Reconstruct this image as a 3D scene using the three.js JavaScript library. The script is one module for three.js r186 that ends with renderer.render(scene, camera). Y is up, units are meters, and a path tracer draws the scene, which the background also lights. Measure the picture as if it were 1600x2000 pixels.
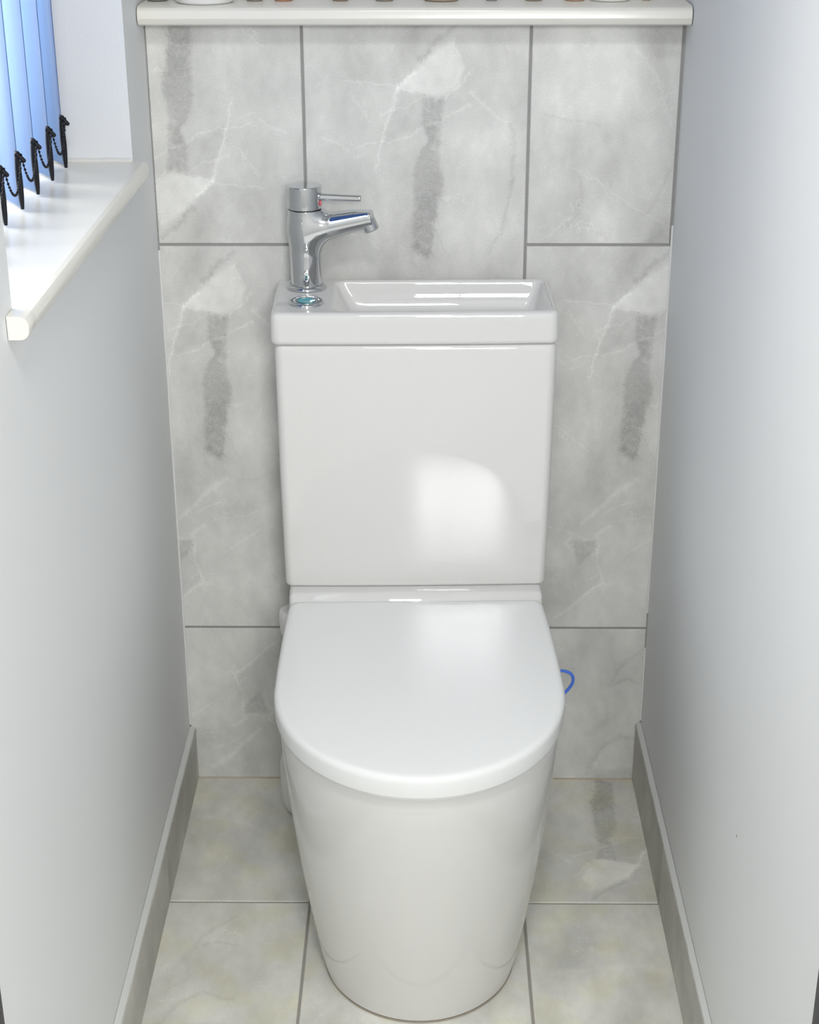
import * as THREE from 'three';
import { mergeGeometries, mergeVertices, toCreasedNormals } from 'three/addons/utils/BufferGeometryUtils.js';
import { ImprovedNoise } from 'three/addons/math/ImprovedNoise.js';
import { MarchingCubes } from 'three/addons/objects/MarchingCubes.js';
import { RoundedBoxGeometry } from 'three/addons/geometries/RoundedBoxGeometry.js';
import { RectAreaLightUniformsLib } from 'three/addons/lights/RectAreaLightUniformsLib.js';

// ---------------------------------------------------------------- camera, sky, lights, exposure
RectAreaLightUniformsLib.init();
const scene = new THREE.Scene();
const renderer = new THREE.WebGLRenderer({ antialias: true });
renderer.toneMapping = THREE.LinearToneMapping;
renderer.toneMappingExposure = 6.3;
renderer.shadowMap.enabled = true;

const camera = new THREE.PerspectiveCamera(2 * Math.atan(1000 / 3132.19) * 180 / Math.PI, 0.8, 0.05, 50);
{
  const pitch = 0.4152, yaw = -0.0101, roll = -0.0019;
  camera.position.set(0.0081, 1.4311, 2.1854);
  const f = new THREE.Vector3(Math.sin(yaw) * Math.cos(pitch), -Math.sin(pitch), -Math.cos(yaw) * Math.cos(pitch));
  camera.up.set(0, 1, 0);
  camera.lookAt(camera.position.clone().add(f));
  camera.rotateZ(roll);
}

scene.background = new THREE.Color(0.97, 0.985, 1.0);       // even overcast sky
scene.backgroundIntensity = 0.5;

function areaLight(w, h, color, intensity, pos, target) {
  const l = new THREE.RectAreaLight(color, intensity, w, h);
  l.position.set(...pos); l.lookAt(...target); scene.add(l);
  return l;
}
// daylight entering by the window on the left, and by the two panes of an unseen hall window behind the camera
areaLight(0.56, 0.86, new THREE.Color(0.99, 0.995, 1.0), 0.9, [-0.6, 1.5, 0.475], [0, 1.5, 0.475]);
const HW = [0.125, 0.265, 0.54, 1.55, 1.88];               // unseen hall window: left, mullion, right, bottom, top
for (const [a, b] of [[HW[0], HW[1] - 0.009], [HW[1] + 0.009, HW[2]]]) areaLight(b - a, HW[4] - HW[3], new THREE.Color(1.0, 1.0, 0.99), 9, [(a + b) / 2, (HW[3] + HW[4]) / 2, 2.995], [(a + b) / 2, (HW[3] + HW[4]) / 2, 0]);
// added fill lamp on the hall ceiling, its light set just below the disc of the fitting (built below)
areaLight(0.3, 0.3, new THREE.Color(1.0, 0.995, 0.98), 7.5, [0.05, 2.33, 1.95], [0.05, 0, 1.95]);

// ---------------------------------------------------------------- helpers
const used = {};
const numbered = (n) => { const k = (used[n] = (used[n] ?? -1) + 1); return k ? n + '_' + String(k).padStart(3, '0') : n; };
function shadows(o) { o.castShadow = true; o.receiveShadow = true; return o; }
function part(name, geo, mat, parent) { const m = shadows(new THREE.Mesh(geo, mat)); m.name = name; parent.add(m); return m; }
function thing(name, label, category, pos = [0, 0, 0], turn = 0, group) {
  const g = new THREE.Group(); g.name = numbered(name); g.position.set(...pos); g.rotation.y = turn;
  g.userData = { label, category }; if (group) g.userData.group = group; scene.add(g); return g;
}
function struct(name, geo, mat, label, category) {
  const m = shadows(new THREE.Mesh(geo, mat)); m.name = name;
  m.userData = { kind: 'structure', label, category }; scene.add(m); return m;
}
const box = (x0, x1, y0, y1, z0, z1) => new THREE.BoxGeometry(x1 - x0, y1 - y0, z1 - z0).translate((x0 + x1) / 2, (y0 + y1) / 2, (z0 + z1) / 2);
const rbox = (x0, x1, y0, y1, z0, z1, r, s = 3) => new RoundedBoxGeometry(x1 - x0, y1 - y0, z1 - z0, s, r).translate((x0 + x1) / 2, (y0 + y1) / 2, (z0 + z1) / 2);
const lathe = (pts, seg = 48) => new THREE.LatheGeometry(pts.map(([r, y]) => new THREE.Vector2(r, y)), seg);
const tube = (pts, r, seg = 40, rs = 10, closed = false) => new THREE.TubeGeometry(new THREE.CatmullRomCurve3(pts.map((p) => new THREE.Vector3(...p)), closed), seg, r, rs, closed);
// loft through loops of equal length, smooth; caps close the first and last loop
function loft(loops, capStart = true, capEnd = true) {
  const n = loops[0].length, pos = [], idx = [];
  for (const l of loops) for (const p of l) pos.push(...p);
  for (let i = 0; i < loops.length - 1; i++) for (let j = 0; j < n; j++) {
    const a = i * n + j, b = i * n + (j + 1) % n, c = a + n, d = b + n;
    idx.push(a, b, c, b, d, c);
  }
  const cap = (k, flip) => {
    const c = [0, 0, 0]; for (const p of loops[k]) for (let i = 0; i < 3; i++) c[i] += p[i] / n;
    const o = pos.length / 3; for (const p of loops[k]) pos.push(...p); pos.push(...c);
    for (let j = 0; j < n; j++) { const a = o + j, b = o + (j + 1) % n; flip ? idx.push(b, a, o + n) : idx.push(a, b, o + n); }
  };
  if (capStart) cap(0, true); if (capEnd) cap(loops.length - 1, false);
  const g = new THREE.BufferGeometry(); g.setAttribute('position', new THREE.Float32BufferAttribute(pos, 3)); g.setIndex(idx); g.computeVertexNormals();
  return g;
}
let seed = 7; const rnd = () => { seed = (seed * 16807) % 2147483647; return seed / 2147483647; };

// ---------------------------------------------------------------- textures
const noise = new ImprovedNoise();
const fbm = (x, y, z, oct = 4) => { let s = 0, a = 0.5, f = 1; for (let i = 0; i < oct; i++) { s += a * noise.noise(x * f, y * f, z + i * 7.3); a *= 0.5; f *= 2.03; } return s; };
const ss = (a, b, x) => { const t = Math.min(1, Math.max(0, (x - a) / (b - a))); return t * t * (3 - 2 * t); };
function segDist(px, py, pts) {
  let best = 1e9, at = 0;
  for (let i = 0; i < pts.length - 1; i++) {
    const [ax, ay] = pts[i], [bx, by] = pts[i + 1], dx = bx - ax, dy = by - ay;
    const t = Math.min(1, Math.max(0, ((px - ax) * dx + (py - ay) * dy) / (dx * dx + dy * dy)));
    const d = Math.hypot(px - ax - t * dx, py - ay - t * dy);
    if (d < best) { best = d; at = (i + t) / (pts.length - 1); }
  }
  return [best, at];
}
function polyDist(px, py, pts) {   // signed: negative inside
  let inside = false, best = 1e9;
  for (let i = 0, j = pts.length - 1; i < pts.length; j = i++) {
    const [ax, ay] = pts[i], [bx, by] = pts[j];
    if ((ay > py) !== (by > py) && px < (bx - ax) * (py - ay) / (by - ay) + ax) inside = !inside;
    const dx = bx - ax, dy = by - ay, t = Math.min(1, Math.max(0, ((px - ax) * dx + (py - ay) * dy) / (dx * dx + dy * dy)));
    best = Math.min(best, Math.hypot(px - ax - t * dx, py - ay - t * dy));
  }
  return inside ? -best : best;
}
// a marbled print of 300 x 600 mm: veins, dark bands and pale patches, all in millimetres from the top left corner
function print({ veins = [], darks = [], pales = [], lines = [], z = 0, tint = [1, 1, 1], stain = 0, base = 0.70, cloud = 0.09 }) {
  const W = 450, H = 900, data = new Uint8Array(W * H * 4);
  const bb = (pts, m) => [Math.min(...pts.map((p) => p[0])) - m, Math.max(...pts.map((p) => p[0])) + m, Math.min(...pts.map((p) => p[1])) - m, Math.max(...pts.map((p) => p[1])) + m];
  const pre = (l, m) => l.map((o) => ({ ...o, b: bb(o.p, m) }));
  const V = pre(veins, 14), D = pre(darks, 26), P = pre(pales, 34), L = pre(lines, 14);
  const hit = (b, x, y) => x > b[0] && x < b[1] && y > b[2] && y < b[3];
  for (let j = 0; j < H; j++) for (let i = 0; i < W; i++) {
    const mx = (i + 0.5) / W * 300, my = (1 - (j + 0.5) / H) * 600;
    const wx = mx + 9 * fbm(mx / 38, my / 38, z + 3, 3) + 3.2 * noise.noise(mx / 5, my / 5, z) + 1.6 * noise.noise(mx / 1.7, my / 1.7, z), wy = my + 9 * fbm(mx / 38, my / 38, z + 13, 3) + 2.2 * noise.noise(mx / 6, my / 6, z + 5);
    let v = base + cloud * fbm(mx / 70, my / 120, z, 4) * 1.5 + 0.035 * fbm(mx / 14, my / 22, z + 30, 3) + 0.03 * noise.noise(mx / 1.6, my / 2.4, z) + 0.018 * (noise.noise(mx / 0.7, my / 0.7, z + 9));
    const rough = 0.6 + 0.9 * noise.noise(mx / 1.9, my / 2.2, z + 50) + 0.7 * noise.noise(mx / 7, my / 9, z + 60);
    for (const o of P) if (hit(o.b, mx, my)) v += o.a * (1 - ss(-6, o.s ?? 12, polyDist(wx, wy, o.p)));
    for (const o of D) if (hit(o.b, mx, my)) v -= o.a * (1 - ss(-3, o.s ?? 6, polyDist(wx, wy, o.p))) * (0.46 + 0.42 * (rough - 0.2));
    for (const o of L) if (hit(o.b, mx, my)) { const [d] = segDist(wx, wy, o.p); v -= o.a * Math.exp(-((d / o.w) ** 2)) * (0.3 + rough * 0.5); }
    for (const o of V) if (hit(o.b, mx, my)) { const [d, t] = segDist(wx, wy, o.p); const k = o.w * (1 - 0.5 * t); v += o.a * Math.exp(-((d / k) ** 2)) * (0.3 + 0.36 * rough); }
    // stray hairline veins
    const h1 = Math.abs(fbm(mx / 60 + 5, my / 80, z + 70, 4)), h2 = fbm(mx / 50, my / 50, z + 90, 2);
    v += 0.05 * (1 - ss(0, 0.012, h1)) * ss(0.0, 0.25, h2);
    const st = stain ? stain * ss(-0.12, 0.35, fbm(mx / 60, my / 60, z + 120, 4)) : 0;
    const o = (j * W + i) * 4;
    data[o] = 255 * Math.min(1, Math.max(0, v * tint[0] * (1 - 0.01 * st))); data[o + 1] = 255 * Math.min(1, Math.max(0, v * tint[1] * (1 - 0.015 * st)));
    data[o + 2] = 255 * Math.min(1, Math.max(0, v * tint[2] * (1 - 0.1 * st))); data[o + 3] = 255;
  }
  const t = new THREE.DataTexture(data, W, H); t.colorSpace = THREE.SRGBColorSpace; t.magFilter = THREE.LinearFilter; t.minFilter = THREE.LinearFilter; t.needsUpdate = true;
  return t;
}
const printA = {
  pales: [{ p: [[176, 34], [199, 25], [215, 58], [202, 84], [186, 102], [163, 99], [128, 86], [147, 61]], a: 0.07, s: 6 }, { p: [[140, 440], [230, 400], [230, 560], [140, 520]], a: 0.03, s: 25 }, { p: [[190, 150], [270, 140], [260, 330], [190, 320]], a: 0.03, s: 25 }],
  darks: [{ p: [[160, 102], [186, 101], [179, 130], [162, 136]], a: 0.13 }, { p: [[163, 139], [179, 137], [180, 158], [166, 160]], a: 0.15 }, { p: [[156, 163], [180, 162], [182, 225], [178, 256], [170, 275], [166, 317], [145, 304], [147, 241], [148, 194]], a: 0.12 },
    { p: [[152, 232], [178, 230], [176, 262], [168, 285], [164, 318], [148, 304]], a: 0.06 }, { p: [[169, 317], [168, 346], [147, 353], [145, 304]], a: 0.045, s: 14 }, { p: [[81, 450], [118, 450], [114, 466], [92, 487], [88, 470]], a: 0.12 }, { p: [[98, 190], [136, 175], [140, 350], [100, 380]], a: 0.035, s: 20 },
    { p: [[40, 505], [118, 480], [124, 515], [80, 552], [30, 575]], a: 0.045, s: 12 }, { p: [[60, 10], [150, 5], [150, 45], [110, 75], [60, 70]], a: 0.04, s: 22 }, { p: [[128, 92], [160, 104], [160, 138], [106, 154]], a: 0.04, s: 6 }],
  lines: [{ p: [[198, 8], [176, 25], [154, 49]], a: 0.09, w: 3.5 }, { p: [[275, 132], [283, 178], [275, 253], [251, 311]], a: 0.07, w: 2.2 }, { p: [[170, 275], [183, 296], [196, 318]], a: 0.07, w: 0.8 }, { p: [[240, 340], [215, 350], [190, 352]], a: 0.03, w: 2 }],
  veins: [{ p: [[55, 79], [107, 80], [131, 87], [163, 98]], a: 0.08, w: 1.3 }, { p: [[147, 64], [128, 86], [120, 108], [107, 133], [101, 160], [95, 194]], a: 0.12, w: 3 }, { p: [[222, 111], [202, 119], [182, 129], [162, 138], [134, 155], [102, 157], [65, 166]], a: 0.09, w: 1.6 },
    { p: [[222, 66], [203, 87], [189, 102]], a: 0.1, w: 1.8 }, { p: [[100, 120], [135, 110], [160, 102]], a: 0.08, w: 1.4 }, { p: [[174, 353], [142, 373], [110, 403], [92, 419]], a: 0.08, w: 4.5 }, { p: [[164, 386], [146, 396], [128, 406]], a: 0.07, w: 2 },
    { p: [[217, 402], [199, 409], [162, 416], [138, 419]], a: 0.07, w: 1.5 }, { p: [[136, 426], [118, 439], [120, 487], [128, 518], [89, 556], [58, 581]], a: 0.09, w: 3 }, { p: [[47, 426], [78, 434], [118, 450]], a: 0.08, w: 1.2 }, { p: [[218, 432], [195, 449], [162, 473]], a: 0.06, w: 1.4 },
    { p: [[78, 436], [72, 455], [84, 468]], a: 0.07, w: 2.5 }, { p: [[50, 266], [69, 279], [94, 304]], a: 0.08, w: 1.2 }, { p: [[222, 92], [250, 118], [272, 130]], a: 0.06, w: 2.5 }, { p: [[60, 95], [74, 112], [80, 122]], a: 0.06, w: 2.2 }, { p: [[20, 150], [50, 162], [66, 180], [84, 172]], a: 0.06, w: 1.6 }],
};
const printC = {
  z: 41, pales: [{ p: [[40, 300], [140, 320], [120, 420], [40, 430]], a: 0.05, s: 30 }],
  darks: [{ p: [[130, 255], [215, 250], [215, 345], [165, 350], [140, 330]], a: 0.07, s: 8 }, { p: [[170, 590], [215, 550], [215, 605], [150, 605]], a: 0.08, s: 10 }, { p: [[20, 430], [70, 425], [100, 450], [60, 500], [25, 480]], a: 0.03, s: 18 }],
  lines: [{ p: [[205, 470], [180, 520], [165, 560]], a: 0.05, w: 3 }, { p: [[50, 580], [75, 540], [70, 510]], a: 0.05, w: 3 }, { p: [[200, 30], [160, 70], [150, 100], [175, 88], [205, 95]], a: 0.06, w: 3 }, { p: [[215, 200], [170, 190], [140, 215], [120, 260]], a: 0.07, w: 4 }, { p: [[140, 120], [150, 160], [120, 190]], a: 0.04, w: 5 }, { p: [[20, 425], [60, 430], [95, 440]], a: 0.05, w: 1.2 }],
  veins: [{ p: [[140, 340], [165, 370], [190, 440]], a: 0.05, w: 3 }, { p: [[60, 495], [110, 525], [160, 560], [210, 580]], a: 0.06, w: 1.3 }, { p: [[80, 500], [100, 520], [115, 540]], a: 0.07, w: 1.6 }, { p: [[30, 590], [60, 560], [80, 540]], a: 0.05, w: 2.5 }, { p: [[215, 380], [180, 400], [150, 430]], a: 0.04, w: 2 }],
};
const printSoft = { z: 83, veins: [{ p: [[20, 120], [120, 200], [260, 220]], a: 0.03, w: 6 }, { p: [[40, 420], [150, 470], [280, 450]], a: 0.03, w: 8 }], darks: [{ p: [[180, 40], [280, 30], [260, 260], [190, 220]], a: 0.035, s: 24 }, { p: [[30, 300], [110, 320], [90, 420]], a: 0.03, s: 24 }] };
const wallTint = [1.0, 1.0, 0.985], floorTint = [1.0, 0.997, 0.97];
const tileMat = (map, r = 0.42) => new THREE.MeshPhysicalMaterial({ map, roughness: r, specularIntensity: 0.8 });
const tA = tileMat(print({ ...printA, tint: wallTint, base: 0.84 })), tC = tileMat(print({ ...printC, tint: wallTint, base: 0.84 }));
const skirt = tileMat(print({ ...printSoft, z: 23, tint: [1.0, 0.995, 0.96], base: 0.755, cloud: 0.12 }), 0.5);
const fA = tileMat(print({ ...printA, z: 11, tint: floorTint, stain: 0.6, base: 0.87 }), 0.5), fS = tileMat(print({ ...printSoft, tint: floorTint, stain: 0.6, base: 0.87, cloud: 0.11 }), 0.5), fC = tileMat(print({ ...printC, z: 55, tint: floorTint, stain: 0.6, base: 0.87 }), 0.5);

function paintTexture(rep, scale) {
  const N = 256, d = new Uint8Array(N * N * 4);
  for (let j = 0; j < N; j++) for (let i = 0; i < N; i++) {
    const a = i / N * 2 * Math.PI, b = j / N * 2 * Math.PI;
    const v = 0.5 + 0.35 * noise.noise(Math.cos(a) * scale + 9, Math.sin(a) * scale + Math.cos(b) * scale, Math.sin(b) * scale) + 0.3 * noise.noise(Math.cos(a) * scale * 3, Math.sin(a) * scale * 3 + Math.cos(b) * scale * 3, Math.sin(b) * scale * 3 + 4);
    const o = (j * N + i) * 4; d[o] = d[o + 1] = d[o + 2] = 255 * Math.min(1, Math.max(0, v)); d[o + 3] = 255;
  }
  const t = new THREE.DataTexture(d, N, N); t.magFilter = THREE.LinearFilter; t.wrapS = t.wrapT = THREE.RepeatWrapping; t.repeat.set(rep, rep); t.needsUpdate = true; return t;
}
const roller = paintTexture(5, 12);

// ---------------------------------------------------------------- materials
const rgb = (r, g, b) => new THREE.Color().setRGB(r, g, b);
const M = {
  paint: new THREE.MeshStandardMaterial({ color: rgb(0.80, 0.815, 0.82), roughness: 0.6, bumpMap: roller, bumpScale: 0.0002 }),
  ceiling: new THREE.MeshStandardMaterial({ color: rgb(0.86, 0.86, 0.86), roughness: 0.9 }),
  hall: new THREE.MeshStandardMaterial({ color: rgb(0.8, 0.8, 0.79), roughness: 0.9 }),
  hallFloor: new THREE.MeshStandardMaterial({ color: rgb(0.82, 0.82, 0.81), roughness: 0.5 }),  // pale, so the out of view floor bounces light onto the pan
  grout: new THREE.MeshStandardMaterial({ color: rgb(0.33, 0.33, 0.32), roughness: 0.95 }),
  floorGrout: new THREE.MeshStandardMaterial({ color: rgb(0.36, 0.34, 0.31), roughness: 0.95 }),
  filler: new THREE.MeshStandardMaterial({ color: rgb(0.66, 0.67, 0.65), roughness: 0.8 }),
  caulk: new THREE.MeshStandardMaterial({ color: rgb(0.78, 0.78, 0.77), roughness: 0.45 }),
  cream: new THREE.MeshPhysicalMaterial({ color: rgb(0.80, 0.785, 0.725), roughness: 0.22 }),
  ceramic: new THREE.MeshPhysicalMaterial({ color: rgb(0.74, 0.737, 0.72), roughness: 0.025, ior: 1.6 }),
  plastic: new THREE.MeshPhysicalMaterial({ color: rgb(0.86, 0.87, 0.865), roughness: 0.15, ior: 1.55 }),
  pvc: new THREE.MeshPhysicalMaterial({ color: rgb(0.78, 0.78, 0.77), roughness: 0.3 }),
  chrome: new THREE.MeshStandardMaterial({ color: rgb(0.58, 0.595, 0.61), metalness: 1, roughness: 0.03 }),
  dark: new THREE.MeshStandardMaterial({ color: rgb(0.05, 0.05, 0.05), roughness: 0.5 }),
  red: new THREE.MeshStandardMaterial({ color: rgb(0.75, 0.16, 0.2), roughness: 0.4 }),
  teal: new THREE.MeshPhysicalMaterial({ color: rgb(0.03, 0.36, 0.44), roughness: 0.08 }),
  slat: new THREE.MeshPhysicalMaterial({ color: rgb(0.125, 0.245, 0.47), roughness: 1, transmission: 0.45, thickness: 0, side: THREE.DoubleSide }),
  black: new THREE.MeshPhysicalMaterial({ color: rgb(0.01, 0.01, 0.013), roughness: 0.45, specularIntensity: 0.5 }),
  blue: new THREE.MeshPhysicalMaterial({ color: rgb(0.06, 0.17, 0.68), roughness: 0.35 }),
  frame: new THREE.MeshPhysicalMaterial({ color: rgb(0.82, 0.82, 0.82), roughness: 0.3 }),
  glass: new THREE.MeshPhysicalMaterial({ color: 0xffffff, roughness: 0, transmission: 1, thickness: 0, ior: 1.5 }),
  bowl: new THREE.MeshPhysicalMaterial({ color: rgb(0.8, 0.8, 0.79), roughness: 0.2 }),
  sealant: new THREE.MeshStandardMaterial({ color: rgb(0.36, 0.31, 0.24), roughness: 0.7 }),
  beige: new THREE.MeshStandardMaterial({ color: rgb(0.5, 0.43, 0.34), roughness: 0.9 }),
  mark: new THREE.MeshStandardMaterial({ color: rgb(0.3, 0.3, 0.3), roughness: 0.9 }),
  lamp: new THREE.MeshStandardMaterial({ color: rgb(0.8, 0.8, 0.8), emissive: rgb(1, 0.96, 0.9), emissiveIntensity: 0.25, roughness: 0.6 }),  // glowing diffuser of the added hall fill lamp
};

// ---------------------------------------------------------------- room shell
const XL = -0.3627, XR = 0.3506, CEIL = 2.4, ZF = 1.075, ZH = 3.0;
const W0 = 0.148, W1 = 0.797, SILL = 1.018, WTOP = 1.96;      // the window opening in the left wall
function holed(a0, a1, b0, b1, holes, depth) {
  const s = new THREE.Shape([[a0, b0], [a1, b0], [a1, b1], [a0, b1]].map(([x, y]) => new THREE.Vector2(x, y)));
  for (const [c0, c1, d0, d1] of holes) s.holes.push(new THREE.Path([[c0, d0], [c0, d1], [c1, d1], [c1, d0]].map(([x, y]) => new THREE.Vector2(x, y))));
  return new THREE.ExtrudeGeometry(s, { depth, bevelEnabled: false });
}
const alongX = new THREE.Matrix4().makeBasis(new THREE.Vector3(0, 0, 1), new THREE.Vector3(0, 1, 0), new THREE.Vector3(-1, 0, 0));
const wl = struct('wall_left', holed(-0.4, ZF, 0, CEIL, [[W0, W1, SILL - 0.022, WTOP]], 0.32).applyMatrix4(alongX).translate(XL, 0, 0), M.paint, 'pale grey painted wall with the window opening', 'wall');
const wr = struct('wall_right', box(XR, XR + 0.12, 0, CEIL, -0.4, ZF), M.paint, 'pale grey painted wall opposite the window', 'wall');
const wb = struct('wall_back', box(XL, XR, 1.171, CEIL, -0.4, -0.2), M.paint, 'painted wall behind the shelf', 'wall');
const boxing = struct('wall_boxing', box(XL, XR, 0, 1.171, -0.4, -0.0022), M.grout, 'boxed wall faced with grey marbled tiles', 'wall');
const floor = struct('floor', box(XL - 0.32, XR + 0.12, -0.08, -0.0018, -0.4, ZF), M.floorGrout, 'floor of large grey marbled tiles', 'floor');
struct('ceiling', box(-1.2, 1.5, CEIL, CEIL + 0.1, -0.4, ZH + 0.2), M.ceiling, 'flat white ceiling', 'ceiling');
struct('wall_front', holed(-1.2, 1.5, 0, CEIL, [[-0.385, 0.373, 0, 2.03]], 0.1).translate(0, 0, ZF), M.hall, 'wall with the open doorway', 'wall');
struct('floor_hall', box(-1.2, 1.5, -0.08, 0, ZF, ZH), M.hallFloor, 'plain hall floor', 'floor');
struct('wall_hall_left', box(-1.3, -1.2, 0, CEIL, ZF, ZH), M.hall, 'left wall of the hall', 'wall');
struct('wall_hall_right', box(1.5, 1.6, 0, CEIL, ZF, ZH), M.hall, 'right wall of the hall', 'wall');
struct('wall_hall_end', holed(-1.2, 1.5, 0, CEIL, [[HW[0] - 0.05, HW[2] + 0.05, HW[3] - 0.05, HW[4] + 0.05]], 0.12).translate(0, 0, ZH), M.hall, 'end wall of the hall', 'wall');

// unseen hall window behind the camera, placed so the ceramic mirrors its two panes
{
  const d = new THREE.Group(); d.name = 'window_2'; d.userData = { kind: 'structure', label: 'unseen white framed two pane window at the end of the hall, placed to mirror in the cistern', category: 'window' }; scene.add(d);
  const z0 = ZH + 0.03, z1 = ZH + 0.08, [a, m, b, y0, y1] = HW;
  for (const [n, g] of [['frame_side', box(a - 0.05, a, y0 - 0.05, y1 + 0.05, z0, z1)], ['frame_side', box(b, b + 0.05, y0 - 0.05, y1 + 0.05, z0, z1)], ['frame_rail', box(a, b, y0 - 0.05, y0, z0, z1)], ['frame_rail', box(a, b, y1, y1 + 0.05, z0, z1)], ['mullion', box(m - 0.009, m + 0.009, y0, y1, z0, z1)]]) part(n, g, M.frame, d);
  part('pane', box(a, m - 0.009, y0, y1, ZH + 0.052, ZH + 0.058), M.glass, d);
  part('pane', box(m + 0.009, b, y0, y1, ZH + 0.052, ZH + 0.058), M.glass, d);
}
// dark strips at the doorway where the side walls end
for (const [n, x0, x1] of [['trim_1', -0.385, XL + 0.0012], ['trim_2', XR - 0.0012, 0.373]]) struct(n, box(x0, x1, 0.001, 2.03, ZF, ZF + 0.008), M.dark, n === 'trim_1' ? 'dark strip at the doorway edge on the left' : 'dark strip at the doorway edge on the right', 'trim');
// hall ceiling lamp, added out of view as fill for the toilet room
{
  const l = thing('added_fill_lamp', 'round white ceiling lamp added out of view in the hall as fill light', 'lamp', [0.05, 2.34, 1.95]);
  part('base', lathe([[0, 0.06], [0.16, 0.06], [0.17, 0.03], [0.17, 0.02]]), M.frame, l);
  part('diffuser', lathe([[0, 0.0], [0.08, 0.002], [0.15, 0.012], [0.165, 0.022]]), M.lamp, l);
}

// ---------------------------------------------------------------- tiles
// one tile piece in the XY plane, face towards +z at z = 0: real chamfers; its uv come from the print's own millimetres
function tileGeo(x0, x1, y0, y1, t, c, toUv) {
  const pos = [], uv = [];
  const B = [[x0, y0, -t], [x1, y0, -t], [x1, y1, -t], [x0, y1, -t]], E = [[x0, y0, -c], [x1, y0, -c], [x1, y1, -c], [x0, y1, -c]], T = [[x0 + c, y0 + c, 0], [x1 - c, y0 + c, 0], [x1 - c, y1 - c, 0], [x0 + c, y1 - c, 0]];
  const quad = (a, b, cc, d) => { for (const p of [a, b, cc, a, cc, d]) { pos.push(...p); uv.push(...toUv(p[0], p[1])); } };
  quad(T[0], T[1], T[2], T[3]);
  for (let i = 0; i < 4; i++) { const j = (i + 1) % 4; quad(E[i], E[j], T[j], T[i]); quad(B[i], B[j], E[j], E[i]); }
  quad(B[3], B[2], B[1], B[0]);
  const g = new THREE.BufferGeometry(); g.setAttribute('position', new THREE.Float32BufferAttribute(pos, 3)); g.setAttribute('uv', new THREE.Float32BufferAttribute(uv, 2)); g.computeVertexNormals();
  return g;
}
const uvOf = (X0, Yt, rot) => (x, y) => { let a = (x - X0) / 0.3, b = (Yt - y) / 0.6; if (rot) { a = 1 - a; b = 1 - b; } return [a, 1 - b]; };
const G = 0.0019;                                     // half a joint
const GX1 = -0.1553, GX2 = 0.1475, YJ = 0.8726, YJ2 = 0.2728;
function wallTile(x0, x1, y0, y1, X0, Yt, rot, mat) { part('tile', tileGeo(x0, x1, y0, y1, 0.008, 0.0009, uvOf(X0, Yt, rot)), mat, boxing); }
const YTOP = 1.1705;
wallTile(XL + 0.0015, GX1 - G, YJ + G, YTOP, GX1 - G - 0.3, YJ + G + 0.6, true, tA);          // left column
wallTile(XL + 0.0015, GX1 - G, YJ2 + G, YJ - G, GX1 - G - 0.3, YJ - G, false, tA);
wallTile(XL + 0.0015, GX1 - G, 0.0004, YJ2 - G, GX1 - G - 0.3, YJ2 - G, true, tA);
wallTile(GX1 + G, GX2 - G, YJ - 0.3 + G, YTOP, GX1 + G, YTOP + 0.002, false, tA);              // middle column, half a tile lower
wallTile(GX1 + G, GX2 - G, 0.0004, YJ - 0.3 - G, GX1 + G, YJ - 0.3 - G, false, tC);
wallTile(GX2 + G, XR - 0.004, YJ + G, YTOP, GX2 + G, YJ + G + 0.6, false, tC);                 // right column
wallTile(GX2 + G, XR - 0.0012, YJ2 + G, YJ - G, GX2 + G, YJ - G, false, tA);
wallTile(GX2 + G, XR - 0.0012, 0.0004, YJ2 - G, GX2 + G, YJ2 - G, false, tC);
for (const [x, y0, y1] of [[XL + 0.0012, 0.1, 0.865], [XR - 0.001, 0.11, 0.24], [XR - 0.001, 0.3, 0.9]]) {
  const pts = []; for (let k = 0; k <= 12; k++) pts.push([x + 0.0006 * noise.noise(k * 1.7, y0 * 9, 2), y0 + (y1 - y0) * k / 12, 0.0002]);
  part('caulk_bead', tube(pts, 0.0018, 40, 6), M.caulk, boxing);
}
part('corner_joint', tube([[XL + 0.009, 0.0004, 0.0004], [-0.1, 0.0004, 0.0002], [0.1, 0.0004, 0.0004], [XR - 0.009, 0.0004, 0.0004]], 0.0016, 20, 6), M.beige, boxing);
// floor tiles: laid with x across and the print's length along the room
const lay = new THREE.Matrix4().makeRotationX(-Math.PI / 2);
function floorTile(x0, x1, z0, z1, X0, Z0, rot, mat) { part('tile', tileGeo(x0, x1, -z1, -z0, 0.008, 0.0008, (x, y) => uvOf(X0, 0, rot)(x, -(-y - Z0))).applyMatrix4(lay), mat, floor); }
const FX1 = -0.1534, FX2 = 0.1495, FZ = 0.3188, FL = XL + 0.001, FR = XR - 0.001;
floorTile(FL, FX1 - G, 0.001, FZ - G, FX1 - G - 0.3, FZ - G - 0.6, true, fS);
floorTile(FL, FX1 - G, FZ + G, FZ + 0.6 - G, FX1 - G - 0.3, FZ + G, false, fC);
floorTile(FL, FX1 - G, FZ + 0.6 + G, ZF, FX1 - G - 0.3, FZ + 0.6 + G, false, fS);
floorTile(FX1 + G, FX2 - G, 0.001, FZ + 0.3 - G, FX1 + G, FZ - 0.3 + G, false, fS);
floorTile(FX1 + G, FX2 - G, FZ + 0.3 + G, ZF, FX1 + G, FZ + 0.3 + G, false, fC);
floorTile(FX2 + G, FR, 0.001, FZ - G, FX2 + G, FZ - G - 0.6, true, fA);
floorTile(FX2 + G, FR, FZ + G, FZ + 0.6 - G, FX2 + G, FZ + G, true, fS);
floorTile(FX2 + G, FR, FZ + 0.6 + G, ZF, FX2 + G, FZ + 0.6 + G, false, fC);

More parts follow.
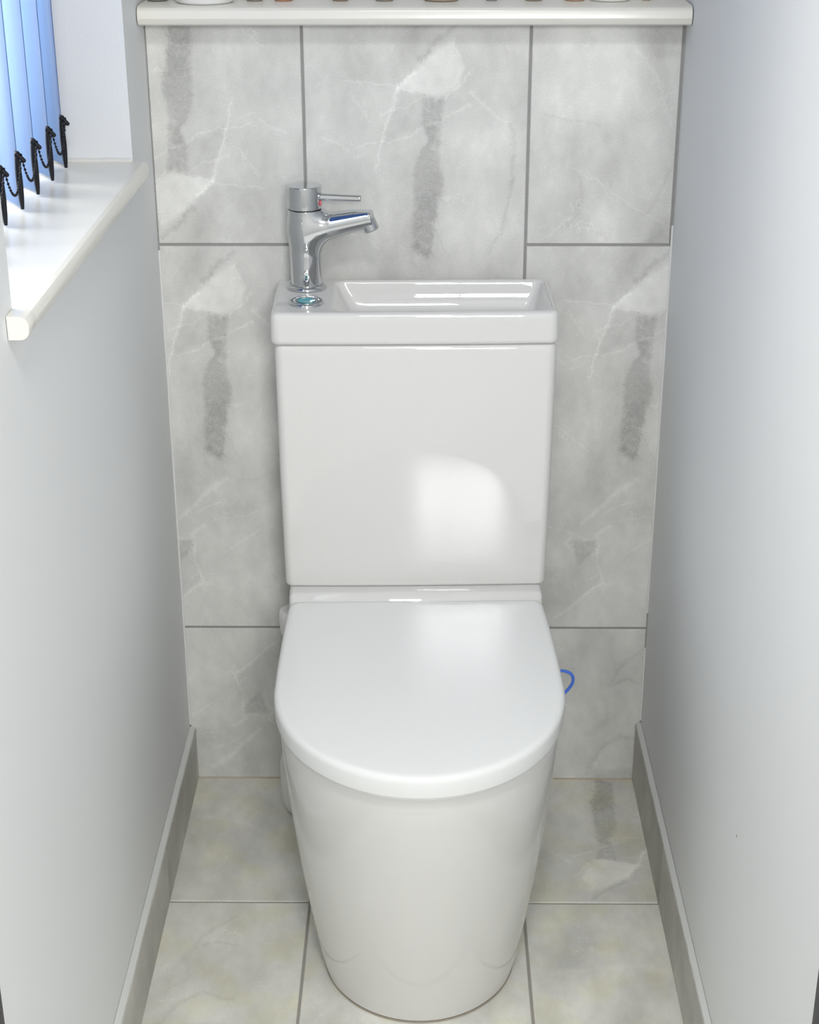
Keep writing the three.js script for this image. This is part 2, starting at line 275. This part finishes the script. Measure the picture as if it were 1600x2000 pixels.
// tile skirting along both side walls, a band of filler on its top edge
for (const side of [-1, 1]) {
  const s = new THREE.Group(); s.name = side < 0 ? 'baseboard_left' : 'baseboard_right'; scene.add(s);
  s.userData = { kind: 'structure', label: side < 0 ? 'grey tile skirting along the left wall' : 'grey tile skirting along the right wall', category: 'skirting' };
  const wall = side < 0 ? XL : XR, face = side < 0 ? -0.3535 : 0.3420, top = side < 0 ? 0.0925 : 0.103;
  const t = Math.abs(wall - face) - 0.0008;
  const turn = new THREE.Matrix4().makeRotationY(side < 0 ? Math.PI / 2 : -Math.PI / 2);
  const cuts = side < 0 ? [0.0005, 0.018, 0.322, 0.92, ZF] : [0.0005, 0.325, 0.925, ZF];
  for (let i = 0; i < cuts.length - 1; i++) {
    const z0 = cuts[i] + 0.0006, z1 = cuts[i + 1] - 0.0006;
    const [a0, a1] = side < 0 ? [-z1, -z0] : [z0, z1];
    part('tile', tileGeo(a0, a1, 0.0005, top, t, 0.0006, (x, y) => [0.1 + y * 2 + i * 0.13, 0.97 - ((Math.abs(x) - z0) / 0.6) * 0.94]).applyMatrix4(turn).translate(face, 0, 0), skirt, s);
  }
  const loops = [];
  for (let k = 0; k <= 60; k++) {
    const z = 0.001 + (ZF - 0.002) * (k / 60) ** 1.6, w = 0.0006 * noise.noise(z * 40, side * 3, 0), h = 0.001 * noise.noise(z * 25, side * 7, 4);
    const f = face - side * (0.0004 - 0.0005), q = [[wall - side * 0.0004, top - 0.003, z], [face + side * (0.0012 + w), top - 0.003, z], [face + side * (0.0012 + w), top + 0.0012 + h, z], [wall - side * 0.0004, top + 0.0045 + h, z]];
    loops.push(side < 0 ? q : q.reverse());
  }
  part('filler', toCreasedNormals(loft(loops).toNonIndexed(), 0.6), M.filler, s);
}
part('scuff', new THREE.SphereGeometry(0.0018, 12, 8).scale(0.25, 1, 1).translate(XR, 0.3985, 0.72), M.mark, wr);

// ---------------------------------------------------------------- window, sill, blind
{
  const w = new THREE.Group(); w.name = 'window_1'; w.userData = { kind: 'structure', label: 'white framed window behind the blue blind', category: 'window' }; scene.add(w);
  const x0 = -0.68, x1 = -0.622;
  for (const [n, g] of [['frame_side', box(x0, x1, SILL, WTOP, W0, W0 + 0.045)], ['frame_side', box(x0, x1, SILL, WTOP, W1 - 0.045, W1)], ['frame_rail', box(x0, x1, SILL, SILL + 0.05, W0 + 0.045, W1 - 0.045)], ['frame_rail', box(x0, x1, WTOP - 0.05, WTOP, W0 + 0.045, W1 - 0.045)]]) part(n, g, M.frame, w);
  part('pane', box(-0.653, -0.647, SILL + 0.05, WTOP - 0.05, W0 + 0.045, W1 - 0.045), M.glass, w);
}
const NOSE = -0.3425;
{
  const s = thing('window_sill', 'cream painted window sill with a rounded front edge below the blue blind', 'sill', [0, 0, 0]);
  const t = 0.022, r = 0.009, sh = new THREE.Shape();      // profile across the wall, swept along it
  sh.moveTo(-0.68, 0); sh.lineTo(NOSE - r, 0); sh.absarc(NOSE - r, r, r, -Math.PI / 2, 0, false); sh.absarc(NOSE - r, t - r, r, 0, Math.PI / 2, false); sh.lineTo(-0.68, t); sh.closePath();
  const g = new THREE.ExtrudeGeometry(sh, { depth: W1 - W0 - 0.001, bevelEnabled: false, curveSegments: 12 });
  part('board', toCreasedNormals(g, 0.5).translate(0, SILL - t, W0 + 0.0005), M.cream, s);
  const sh2 = new THREE.Shape(); sh2.moveTo(XL + 0.0004, 0); sh2.lineTo(NOSE - r, 0); sh2.absarc(NOSE - r, r, r, -Math.PI / 2, 0, false); sh2.absarc(NOSE - r, t - r, r, 0, Math.PI / 2, false); sh2.lineTo(XL + 0.0004, t); sh2.closePath();
  part('horn', toCreasedNormals(new THREE.ExtrudeGeometry(sh2, { depth: 0.024, bevelEnabled: true, bevelSize: 0.0004, bevelThickness: 0.002, bevelSegments: 3, bevelOffset: -0.0004, curveSegments: 12 }), 0.5).translate(0, SILL - t, W1), M.cream, s);
  const pts = []; for (let k = 0; k <= 16; k++) pts.push([XL - 0.001 - 0.24 * k / 16, SILL + 0.001 + 0.0012 * noise.noise(k * 0.8, 3, 1), W0 + 0.0012]);
  part('caulk_bead', tube(pts, 0.0034, 40, 8), M.cream, s);
}
{
  const b = thing('vertical_blind', 'blue vertical blind with black bottom weights and beaded chain', 'blind');
  part('headrail', rbox(-0.5, -0.455, 1.915, 1.95, W0 + 0.005, W1 - 0.005, 0.004), M.frame, b);
  const spots = []; for (let k = 0; k < 8; k++) spots.push([-0.4385 - 0.0008 * k, 0.196 + 0.0745 * k]);
  const dir = new THREE.Vector2(-0.66, -0.75).normalize(), nor = new THREE.Vector2(-dir.y, dir.x);   // away from the room edge; across the cloth
  const Y0 = 1.0225, clips = [];
  spots.forEach(([ax, az], k) => {
    const N = 12, th = 0.0005, L = 0.089, a = [], c = [];
    for (let i = 0; i <= N; i++) {
      const t = i / N, bend = 0.006 * Math.sin(Math.PI * t) + 0.0012 * Math.sin(6 * t + k);
      const x = ax + dir.x * L * t + nor.x * bend, z = az + dir.y * L * t + nor.y * bend;
      a.push(new THREE.Vector2(x + nor.x * th, -(z + nor.y * th))); c.unshift(new THREE.Vector2(x - nor.x * th, -(z - nor.y * th)));
    }
    const g = new THREE.ExtrudeGeometry(new THREE.Shape([...a, ...c]), { depth: 1.915 - Y0, bevelEnabled: false }).rotateX(-Math.PI / 2).translate(0, Y0, 0);
    const s = part('slat', toCreasedNormals(g, 0.7), M.slat, b);
    // black weight closing the room edge of the hem, thicker in its middle
    const loops = [];
    for (let i = 0; i <= 10; i++) {
      const t = i / 10, y = Y0 - 0.002 + 0.064 * t, wx = 0.0036 * Math.pow(Math.sin(Math.PI * (0.08 + 0.86 * t)), 0.5) , sh = 0.002 * (t - 0.5);
      const ring = []; for (let j = 0; j < 10; j++) { const q = j / 10 * 2 * Math.PI; const u = Math.cos(q) * wx * 1.25 - 0.001 + sh, v = Math.sin(q) * wx; ring.push([ax + dir.x * u + nor.x * v, y, az + dir.y * u + nor.y * v]); }
      loops.push(ring.reverse());
    }
    part('bottom_weight', loft(loops), M.black, s);
    const cp = [ax - dir.x * 0.002, Y0 + 0.058, az - dir.y * 0.002]; clips.push(cp);
    const cg = mergeGeometries([new THREE.SphereGeometry(0.0036, 12, 8).scale(1, 1.2, 1.1).translate(...cp), new THREE.CapsuleGeometry(0.0026, 0.006, 4, 8).rotateZ(0.75).translate(cp[0] + 0.0045, cp[1] - 0.004, cp[2])]);
    part('clip', cg, M.black, s);
  });
  for (let k = 0; k < clips.length - 1; k++) {           // beaded chain hanging from clip to clip
    const [p, q] = [clips[k + 1], clips[k]], beads = [], pts = [];
    for (let i = 0; i <= 20; i++) { const t = i / 20, sag = 0.036 * (1 - (2 * t - 1) ** 2); const P = [p[0] + (q[0] - p[0]) * t + 0.004, p[1] + (q[1] - p[1]) * t - sag, p[2] + (q[2] - p[2]) * t]; pts.push(P); if (i % 1 === 0) beads.push(new THREE.SphereGeometry(0.0016, 8, 6).translate(...P)); }
    part('chain', mergeGeometries([tube(pts, 0.0007, 30, 5), ...beads]), M.black, b);
  }
}

// ---------------------------------------------------------------- shelf on the boxed wall
{
  const s = thing('shelf', 'white gloss shelf board with a rounded front edge above the tiles', 'shelf');
  const t = 0.025, sh = new THREE.Shape(), r = 0.0115, zf = 0.0545;
  sh.moveTo(-0.2, 0); sh.lineTo(zf - r, 0); sh.absarc(zf - r, r, r, -Math.PI / 2, 0, false); sh.absarc(zf - r, t - r, r, 0, Math.PI / 2, false); sh.lineTo(-0.2, t); sh.closePath();
  const g = toCreasedNormals(new THREE.ExtrudeGeometry(sh, { depth: XR - XL - 0.003, bevelEnabled: false, curveSegments: 14 }), 0.5);
  part('board', g.rotateY(-Math.PI / 2).translate(XR - 0.0015, 1.1712, 0), M.cream, s);
}
const SHELF = 1.1964;
{
  const b = thing('bowl', 'white round bowl standing at the left front of the shelf', 'bowl', [-0.279, SHELF, 0.0085]);
  part('body', lathe([[0, 0], [0.034, 0], [0.038, 0.003], [0.046, 0.03], [0.05, 0.07], [0.047, 0.07], [0.043, 0.03], [0.034, 0.006], [0, 0.006]]), M.bowl, b);
  const kinds = [
    [-0.344, 0.014, 0.09, [0.17, 0.17, 0.15], 'dark grey bottle in the left corner of the shelf, beside the white bowl'],
    [-0.216, 0.0115, 0.1, [0.3, 0.26, 0.2], 'grey brown bottle next right of the white bowl on the shelf'],
    [-0.178, 0.0130, 0.085, [0.5, 0.27, 0.16], 'orange brown bottle, second right of the white bowl on the shelf'],
    [-0.1035, 0.0115, 0.1, [0.33, 0.24, 0.17], 'brown bottle, third right of the white bowl on the shelf'],
    [-0.0455, 0.0130, 0.095, [0.3, 0.27, 0.22], 'grey brown bottle, fourth right of the white bowl on the shelf'],
    [0.029, 0.0235, 0.075, [0.36, 0.29, 0.22], 'wide brown jar near the middle of the shelf'],
    [0.095, 0.0085, 0.11, [0.3, 0.3, 0.28], 'thin grey bottle next right of the wide brown jar'],
    [0.150, 0.0120, 0.09, [0.34, 0.29, 0.22], 'brown bottle above the right tile joint on the shelf'],
    [0.2037, 0.0140, 0.085, [0.5, 0.33, 0.22], 'tan bottle left of the white jar at the right of the shelf'],
    [0.2500, 0.0265, 0.07, [0.75, 0.75, 0.7], 'white jar at the right of the shelf'],
    [0.2975, 0.0065, 0.12, [0.6, 0.46, 0.3], 'thin tan bottle at the right end of the shelf'],
  ];
  for (const [x, r, h, c, label] of kinds) {
    const wide = r > 0.02, o = thing(wide ? 'jar' : 'bottle', label, wide ? 'jar' : 'bottle', [x, SHELF, -0.012], 0, 'bottles and jars on the shelf');
    const m = new THREE.MeshPhysicalMaterial({ color: rgb(...c), roughness: 0.2 });
    part('body', lathe(wide ? [[0, 0], [r - 0.002, 0], [r, 0.003], [r, h * 0.8], [r * 0.9, h * 0.84], [0, h * 0.84]] : [[0, 0], [r - 0.0015, 0], [r, 0.002], [r, h * 0.62], [r * 0.5, h * 0.76], [r * 0.42, h * 0.8], [0, h * 0.8]], 28), m, o);
    part('cap', lathe(wide ? [[0, h * 0.84], [r, h * 0.84], [r, h], [0, h]] : [[0, h * 0.8], [r * 0.55, h * 0.8], [r * 0.5, h], [0, h]], 24), wide ? M.bowl : M.dark, o);
  }
}

// ---------------------------------------------------------------- toilet with cistern and basin top
const TX = -0.008, TURN = 0.024;
const toilet = thing('toilet', 'white close coupled toilet with closed lid and a small basin on top of its cistern', 'toilet', [TX, 0, 0], TURN);
// outline in plan: straight rear, sides to zc, half ellipse in front
function dPlan(a, zf, zc, zb, ar, rc, n = 96) {
  const pts = [], nF = n / 2;
  for (let i = 0; i <= nF; i++) { const q = Math.PI * i / nF; pts.push([a * Math.cos(q), zc + (zf - zc) * Math.sin(q)]); }      // right to left over the front
  const nS = (n - nF - 1) / 2 | 0, side = [];
  const rearN = n - (nF + 1), half = Math.floor(rearN / 2);
  const path = [];                                            // from the left end of the ellipse back to the right one
  const K = 14, corner = [];
  const prof = []; for (let i = 1; i <= 16; i++) { const t = i / 16; prof.push([-(a + (ar - a) * t * t), zc + (zb + rc - zc) * t]); }
  for (let i = 1; i <= 8; i++) { const q = i / 8 * Math.PI / 2; corner.push([-(ar - rc) - rc * Math.cos(q), zb + rc - rc * Math.sin(q)]); }
  const left = [...prof, ...corner], right = left.map(([x, z]) => [-x, z]).reverse();
  return [...pts, ...left, ...right];
}
const plan = (y, ...a) => dPlan(...a).map(([x, z]) => [x, y, z]).reverse();
{
  // pan: lofted from the foot to the rim
  const lv = [[0.0015, 0.1255, 0.5645], [0.005, 0.1282, 0.567], [0.03, 0.1338, 0.5725], [0.07, 0.1410, 0.5805], [0.11, 0.1472, 0.5885], [0.16, 0.1546, 0.598], [0.215, 0.1616, 0.608], [0.26, 0.1668, 0.616], [0.30, 0.1709, 0.623], [0.34, 0.1744, 0.629], [0.365, 0.1758, 0.6315], [0.378, 0.1748, 0.6302], [0.3845, 0.1718, 0.627], [0.3878, 0.1665, 0.6215], [0.3882, 0.15, 0.60]];
  const loops = lv.map(([y, a, zf], i) => { const t = Math.min(1, y / 0.34); return plan(y, a, zf, 0.43, 0.15 - 0.125 * Math.pow(t, 2.2), a * (0.72 + 0.265 * Math.pow(t, 1.2)), 0.022); });
  const pan = part('pan', loft(loops), M.ceramic, toilet);
  // platform under the cistern with a rounded nose
  const sh = new THREE.Shape(), zb = 0.022, zf = 0.200, y0 = 0.34, y1 = 0.4305, r = 0.014;
  sh.moveTo(zb, y0); sh.lineTo(zf + 0.012, y0); sh.lineTo(zf + 0.012, 0.398); sh.quadraticCurveTo(zf + 0.008, 0.412, zf, 0.416); sh.quadraticCurveTo(zf - 0.003, 0.4305, zf - 0.018, y1); sh.lineTo(zb, y1); sh.closePath();
  const g = new THREE.ExtrudeGeometry(sh, { depth: 0.352 - 0.016, bevelEnabled: true, bevelSize: 0.006, bevelThickness: 0.008, bevelSegments: 5, bevelOffset: -0.006, curveSegments: 12 });
  part('cistern_platform', toCreasedNormals(g, 0.6).rotateY(-Math.PI / 2).translate(0.168, 0, 0), M.ceramic, toilet);
}
{
  const lidPlan = (y, d) => plan(y, 0.1815 - d, 0.65 - d, 0.44, 0.207 + d * 0.6, 0.1755 - d, 0.012);
  part('seat', loft([[0.3885, 0.011], [0.390, 0.0095], [0.399, 0.0095], [0.401, 0.012]].map(([y, d]) => lidPlan(y, d))), M.plastic, toilet);
  part('lid', loft([[0.3955, 0.0035], [0.3962, 0.0018], [0.3985, 0.0008], [0.408, 0.0003], [0.4165, 0], [0.4195, 0.0004], [0.4222, 0.0016], [0.4242, 0.0036], [0.4252, 0.0062], [0.4256, 0.0095], [0.426, 0.03], [0.4264, 0.08]].map(([y, d]) => lidPlan(y, d))), M.plastic, toilet);
  for (const s of [-1, 1]) part('hinge', new THREE.CylinderGeometry(0.009, 0.009, 0.03, 20).rotateZ(Math.PI / 2).translate(s * 0.075, 0.405, 0.2165), M.plastic, toilet);
}
// rounded rectangle in plan with a gently bowed front; same point count for every call
function rPlan(y, x0, x1, z0, z1, r, bow = 0, n = 10, fill = 16) {
  const p = [], c = [[x1 - r, z1 - r, 0], [x0 + r, z1 - r, 1], [x0 + r, z0 + r, 2], [x1 - r, z0 + r, 3]];
  for (const [cx, cz, k] of c) {
    for (let i = 0; i <= n; i++) { const q = (k + i / n) * Math.PI / 2; p.push([cx + r * Math.cos(q), cz + r * Math.sin(q)]); }
    const [a, b] = [p[p.length - 1], (() => { const [nx, nz, nk] = c[(k + 1) % 4]; const q = nk * Math.PI / 2; return [nx + r * Math.cos(q), nz + r * Math.sin(q)]; })()];
    for (let i = 1; i < fill; i++) { const t = i / fill; p.push([a[0] + (b[0] - a[0]) * t, a[1] + (b[1] - a[1]) * t]); }
  }
  const xm = (x0 + x1) / 2, hw = (x1 - x0) / 2;
  return p.map(([x, z]) => [x, y, z + (z > (z0 + z1) / 2 ? bow * (1 - ((x - xm) / hw) ** 2) : 0)]).reverse();
}
{
  const c = [[0.4312, -0.178, 0.178, 0.026, 0.1695, 0.007], [0.4325, -0.1805, 0.1805, 0.023, 0.1718, 0.0095], [0.436, -0.1818, 0.1818, 0.0215, 0.1730, 0.0108], [0.448, -0.182, 0.182, 0.021, 0.1735, 0.011], [0.60, -0.184, 0.184, 0.02, 0.1781, 0.011], [0.774, -0.1848, 0.1855, 0.02, 0.1833, 0.011], [0.781, -0.1842, 0.1849, 0.0206, 0.1826, 0.0104], [0.7848, -0.1823, 0.183, 0.0225, 0.1806, 0.0085], [0.786, -0.180, 0.1805, 0.025, 0.178, 0.006]];
  part('cistern', loft(c.map((a) => rPlan(...a, 0.0025))), M.ceramic, toilet);
  // basin top: outside up, over the rim, down into the bowl
  const T = 0.8302, o = [-0.1895, 0.1875, 0.018, 0.1862, 0.0125], q = [-0.108, 0.1768, 0.0315, 0.1725, 0.014];
  const ins = (y, d, s = o, bow = 0.002) => rPlan(y, s[0] + d, s[1] - d, s[2] + d, s[3] - d, Math.max(0.003, s[4] - d), bow);
  const inn = (y, dl, dr, db, df, r) => rPlan(y, q[0] + dl, q[1] - dr, q[2] + db, q[3] - df, r, 0);
  const loops = [ins(0.7868, 0.006), ins(0.7880, 0.0025), ins(0.7905, 0.0007), ins(0.794, 0), ins(0.821, 0.0008), ins(0.8262, 0.0016), ins(0.8288, 0.0034), ins(0.8300, 0.006), ins(T, 0.0085),
    inn(T, -0.0025, -0.0025, -0.0025, -0.0025, 0.016), inn(T - 0.0008, 0, 0, 0, 0, 0.0135), inn(T - 0.0032, 0.0020, 0.0016, 0.0016, 0.0016, 0.012), inn(T - 0.012, 0.0060, 0.0034, 0.0030, 0.003, 0.012), inn(T - 0.020, 0.010, 0.0052, 0.0052, 0.0045, 0.013), inn(T - 0.0275, 0.0145, 0.0074, 0.0075, 0.0065, 0.014), inn(T - 0.038, 0.020, 0.0105, 0.0130, 0.0095, 0.015), inn(T - 0.048, 0.028, 0.016, 0.0225, 0.015, 0.015), inn(T - 0.054, 0.040, 0.026, 0.032, 0.025, 0.014), inn(T - 0.0555, 0.06, 0.05, 0.045, 0.04, 0.012)];
  const bt = part('basin_top', loft(loops, true, true), M.ceramic, toilet);
  part('drain', lathe([[0, 0.002], [0.012, 0.002], [0.017, 0.0012], [0.018, 0]], 28).translate(0.045, T - 0.0556, 0.104), M.chrome, bt);
  // flush button: chrome ring round a split, hollow button under a teal film
  const btn = part('flush_button', lathe([[0.0236, 0], [0.0236, 0.0016], [0.0225, 0.0034], [0.0205, 0.0042], [0.0165, 0.0040], [0.0155, 0.0022]], 64).translate(-0.1435, T, 0.137), M.chrome, toilet);
  const half = (s) => { const g = new THREE.LatheGeometry([[0.0, 0.0017], [0.006, 0.002], [0.0125, 0.0033], [0.0148, 0.0038], [0.0152, 0.0024], [0.0152, 0]].map(([r, y]) => new THREE.Vector2(r, y)), 40, s ? Math.PI / 2 + 0.02 : -Math.PI / 2 + 0.02, Math.PI - 0.04); return g.translate(-0.1435, T, 0.137); };
  part('button_half', half(0), M.chrome, btn); part('button_half', half(1), M.chrome, btn);
  part('film', lathe([[0, 0.0023], [0.006, 0.0026], [0.0115, 0.0036], [0.0122, 0.0040], [0.0118, 0.0034], [0.006, 0.0022], [0, 0.0019]], 40).translate(-0.1435, T, 0.137), M.teal, btn);
}
// waste connector and pipe beside the rear of the pan
{
  const w = part('waste_pipe', lathe([[0, 0.1], [0.016, 0.1], [0.016, 0.325], [0, 0.325]], 32).translate(-0.1795, 0, 0.079), M.pvc, toilet);
  part('collar', lathe([[0, 0.001], [0.03, 0.001], [0.036, 0.012], [0.0395, 0.03], [0.04, 0.083], [0.037, 0.097], [0.028, 0.103], [0, 0.103]]).translate(-0.1675, 0, 0.08), M.pvc, w);
  part('nut', lathe([[0, 0.305], [0.0165, 0.305], [0.019, 0.311], [0.0215, 0.335], [0.0205, 0.346], [0.016, 0.348], [0, 0.348]], 10).translate(-0.1795, 0, 0.079), M.pvc, w);
  const ring = dPlan(0.1270, 0.5658, 0.43, 0.15, 0.1270 * 0.72, 0.022).map(([x, z]) => [x, 0.0012, z]);
  part('sealant', tube(ring, 0.001, 200, 6, true), M.sealant, toilet);
}
// strap of a rim block poking out below the lid
{
  const h = thing('hanger_loop', 'thin blue plastic loop poking out under the right edge of the toilet lid', 'loop');
  part('strap', tube([[0.170, 0.384, 0.335], [0.184, 0.3855, 0.333], [0.194, 0.3845, 0.331], [0.2035, 0.3785, 0.330], [0.2055, 0.3685, 0.330], [0.200, 0.3575, 0.331], [0.190, 0.3485, 0.333], [0.1815, 0.343, 0.335]], 0.0021, 60, 10), M.blue, h);
}

// ---------------------------------------------------------------- tap
{
  const t = thing('basin_tap', 'chrome single lever tap on the left of the cistern basin', 'tap', [-0.1525, 0.8302, 0.066], 0.0);
  part('flange', lathe([[0, 0], [0.0262, 0], [0.0268, 0.0015], [0.0262, 0.0038], [0.0235, 0.0056], [0.0222, 0.006], [0, 0.006]], 72), M.chrome, t);
  // body and spout as one surface
  const smin = (a, b, k) => { const h = Math.max(0, Math.min(1, 0.5 + 0.5 * (b - a) / k)); return b + (a - b) * h - k * h * (1 - h); };
  const A = [0.004, 0.080, 0.0], B = [0.0870, 0.0995, 0.014];
  const sdf = (x, y, z) => {
    const ry = Math.min(1, Math.max(0, (y - 0.005) / 0.1)), r = 0.0208 + 0.0018 * ry;
    const dc = Math.hypot(x, z) - r, dy = Math.max(0.004 - y, y - 0.1085);
    const body = Math.min(Math.max(dc, dy), 0) + Math.hypot(Math.max(dc, 0), Math.max(dy, 0));
    // spout: flattened tapering capsule
    const dx = B[0] - A[0], dyy = B[1] - A[1], dz = B[2] - A[2], l2 = dx * dx + dyy * dyy + dz * dz;
    let s = ((x - A[0]) * dx + (y - A[1]) * dyy + (z - A[2]) * dz) / l2; const sc = Math.min(1, Math.max(0, s));
    const px = x - A[0] - dx * sc, py = y - A[1] - dyy * sc, pz = z - A[2] - dz * sc;
    const rr = 0.0215 - 0.0088 * Math.pow(sc, 0.8);
    const radial = Math.hypot(px, py, pz) - rr;
    const endCut = (s - 1) * Math.sqrt(l2) - 0.004;
    const spout = Math.max(radial, endCut);
    let d = smin(body, spout, 0.018);
    d = Math.max(d, dy);
    return d;
  };
  const N = 110, S = 0.075, C = [0.042, 0.056, 0.004];
  const mc = new MarchingCubes(N, M.chrome, false, false, 120000); mc.isolation = 0;
  const h = N / 2;
  for (let k = 0; k < N; k++) for (let j = 0; j < N; j++) for (let i = 0; i < N; i++) mc.field[i + j * N + k * N * N] = -sdf(C[0] + (i - h) / h * S, C[1] + (j - h) / h * S, C[2] + (k - h) / h * S);
  mc.update();
  const n = mc.count ?? mc.geometry.drawRange.count, pos = new Float32Array(n * 3), nor = new Float32Array(n * 3), e = 4e-4;
  for (let i = 0; i < n; i++) {
    let p = [0, 1, 2].map((a) => C[a] + mc.positionArray[i * 3 + a] * S), g;
    for (let it = 0; it < 3; it++) {
      g = [0, 1, 2].map((a) => { const q = [...p], r = [...p]; q[a] += e; r[a] -= e; return (sdf(...q) - sdf(...r)) / (2 * e); });
      const l = Math.hypot(...g) || 1, d = sdf(...p) / l; p = p.map((v, a) => v - g[a] / l * d * 0.9); g = g.map((v) => v / l);
    }
    pos.set(p, i * 3); nor.set(g, i * 3);
  }
  const bg = new THREE.BufferGeometry(); bg.setAttribute('position', new THREE.BufferAttribute(pos, 3)); bg.setAttribute('normal', new THREE.BufferAttribute(nor, 3));
  part('body', bg, M.chrome, t);
  part('gap_ring', lathe([[0, 0.107], [0.0221, 0.107], [0.0221, 0.112], [0, 0.112]], 60), M.dark, t);
  const cap = part('handle_cap', lathe([[0, 0.1098], [0.0222, 0.1098], [0.0229, 0.1104], [0.0233, 0.130], [0.0231, 0.1392], [0.0222, 0.1406], [0.012, 0.1412], [0, 0.1413]], 72), M.chrome, t);
  const lever = new THREE.Group();
  const rod = lathe([[0, 0], [0.005, 0], [0.0048, 0.004], [0.0042, 0.03], [0.0042, 0.055], [0.0044, 0.0558], [0.0036, 0.0570], [0, 0.0572]], 28).rotateZ(-Math.PI / 2 - 0.03).translate(0.0195, 0.1265, 0.0075).applyMatrix4(new THREE.Matrix4().makeRotationY(-0.05));
  part('lever', rod, M.chrome, cap);
  part('hot_mark', new THREE.SphereGeometry(0.0036, 16, 12).scale(0.5, 1, 1).translate(0.0218, 0.1178, 0.0085), M.red, cap);
  // aerator nozzle under the tip of the spout
  const az = Math.atan2(B[2], B[0]);
  const nz = lathe([[0, 0], [0.0092, 0], [0.0098, 0.0012], [0.0098, 0.0152], [0.0088, 0.017], [0, 0.017]], 40).rotateZ(0.42 + Math.PI).rotateY(-az).translate(B[0] - 0.003, B[1] - 0.0015, B[2]);
  part('aerator', nz, M.chrome, t);
}

renderer.render(scene, camera);
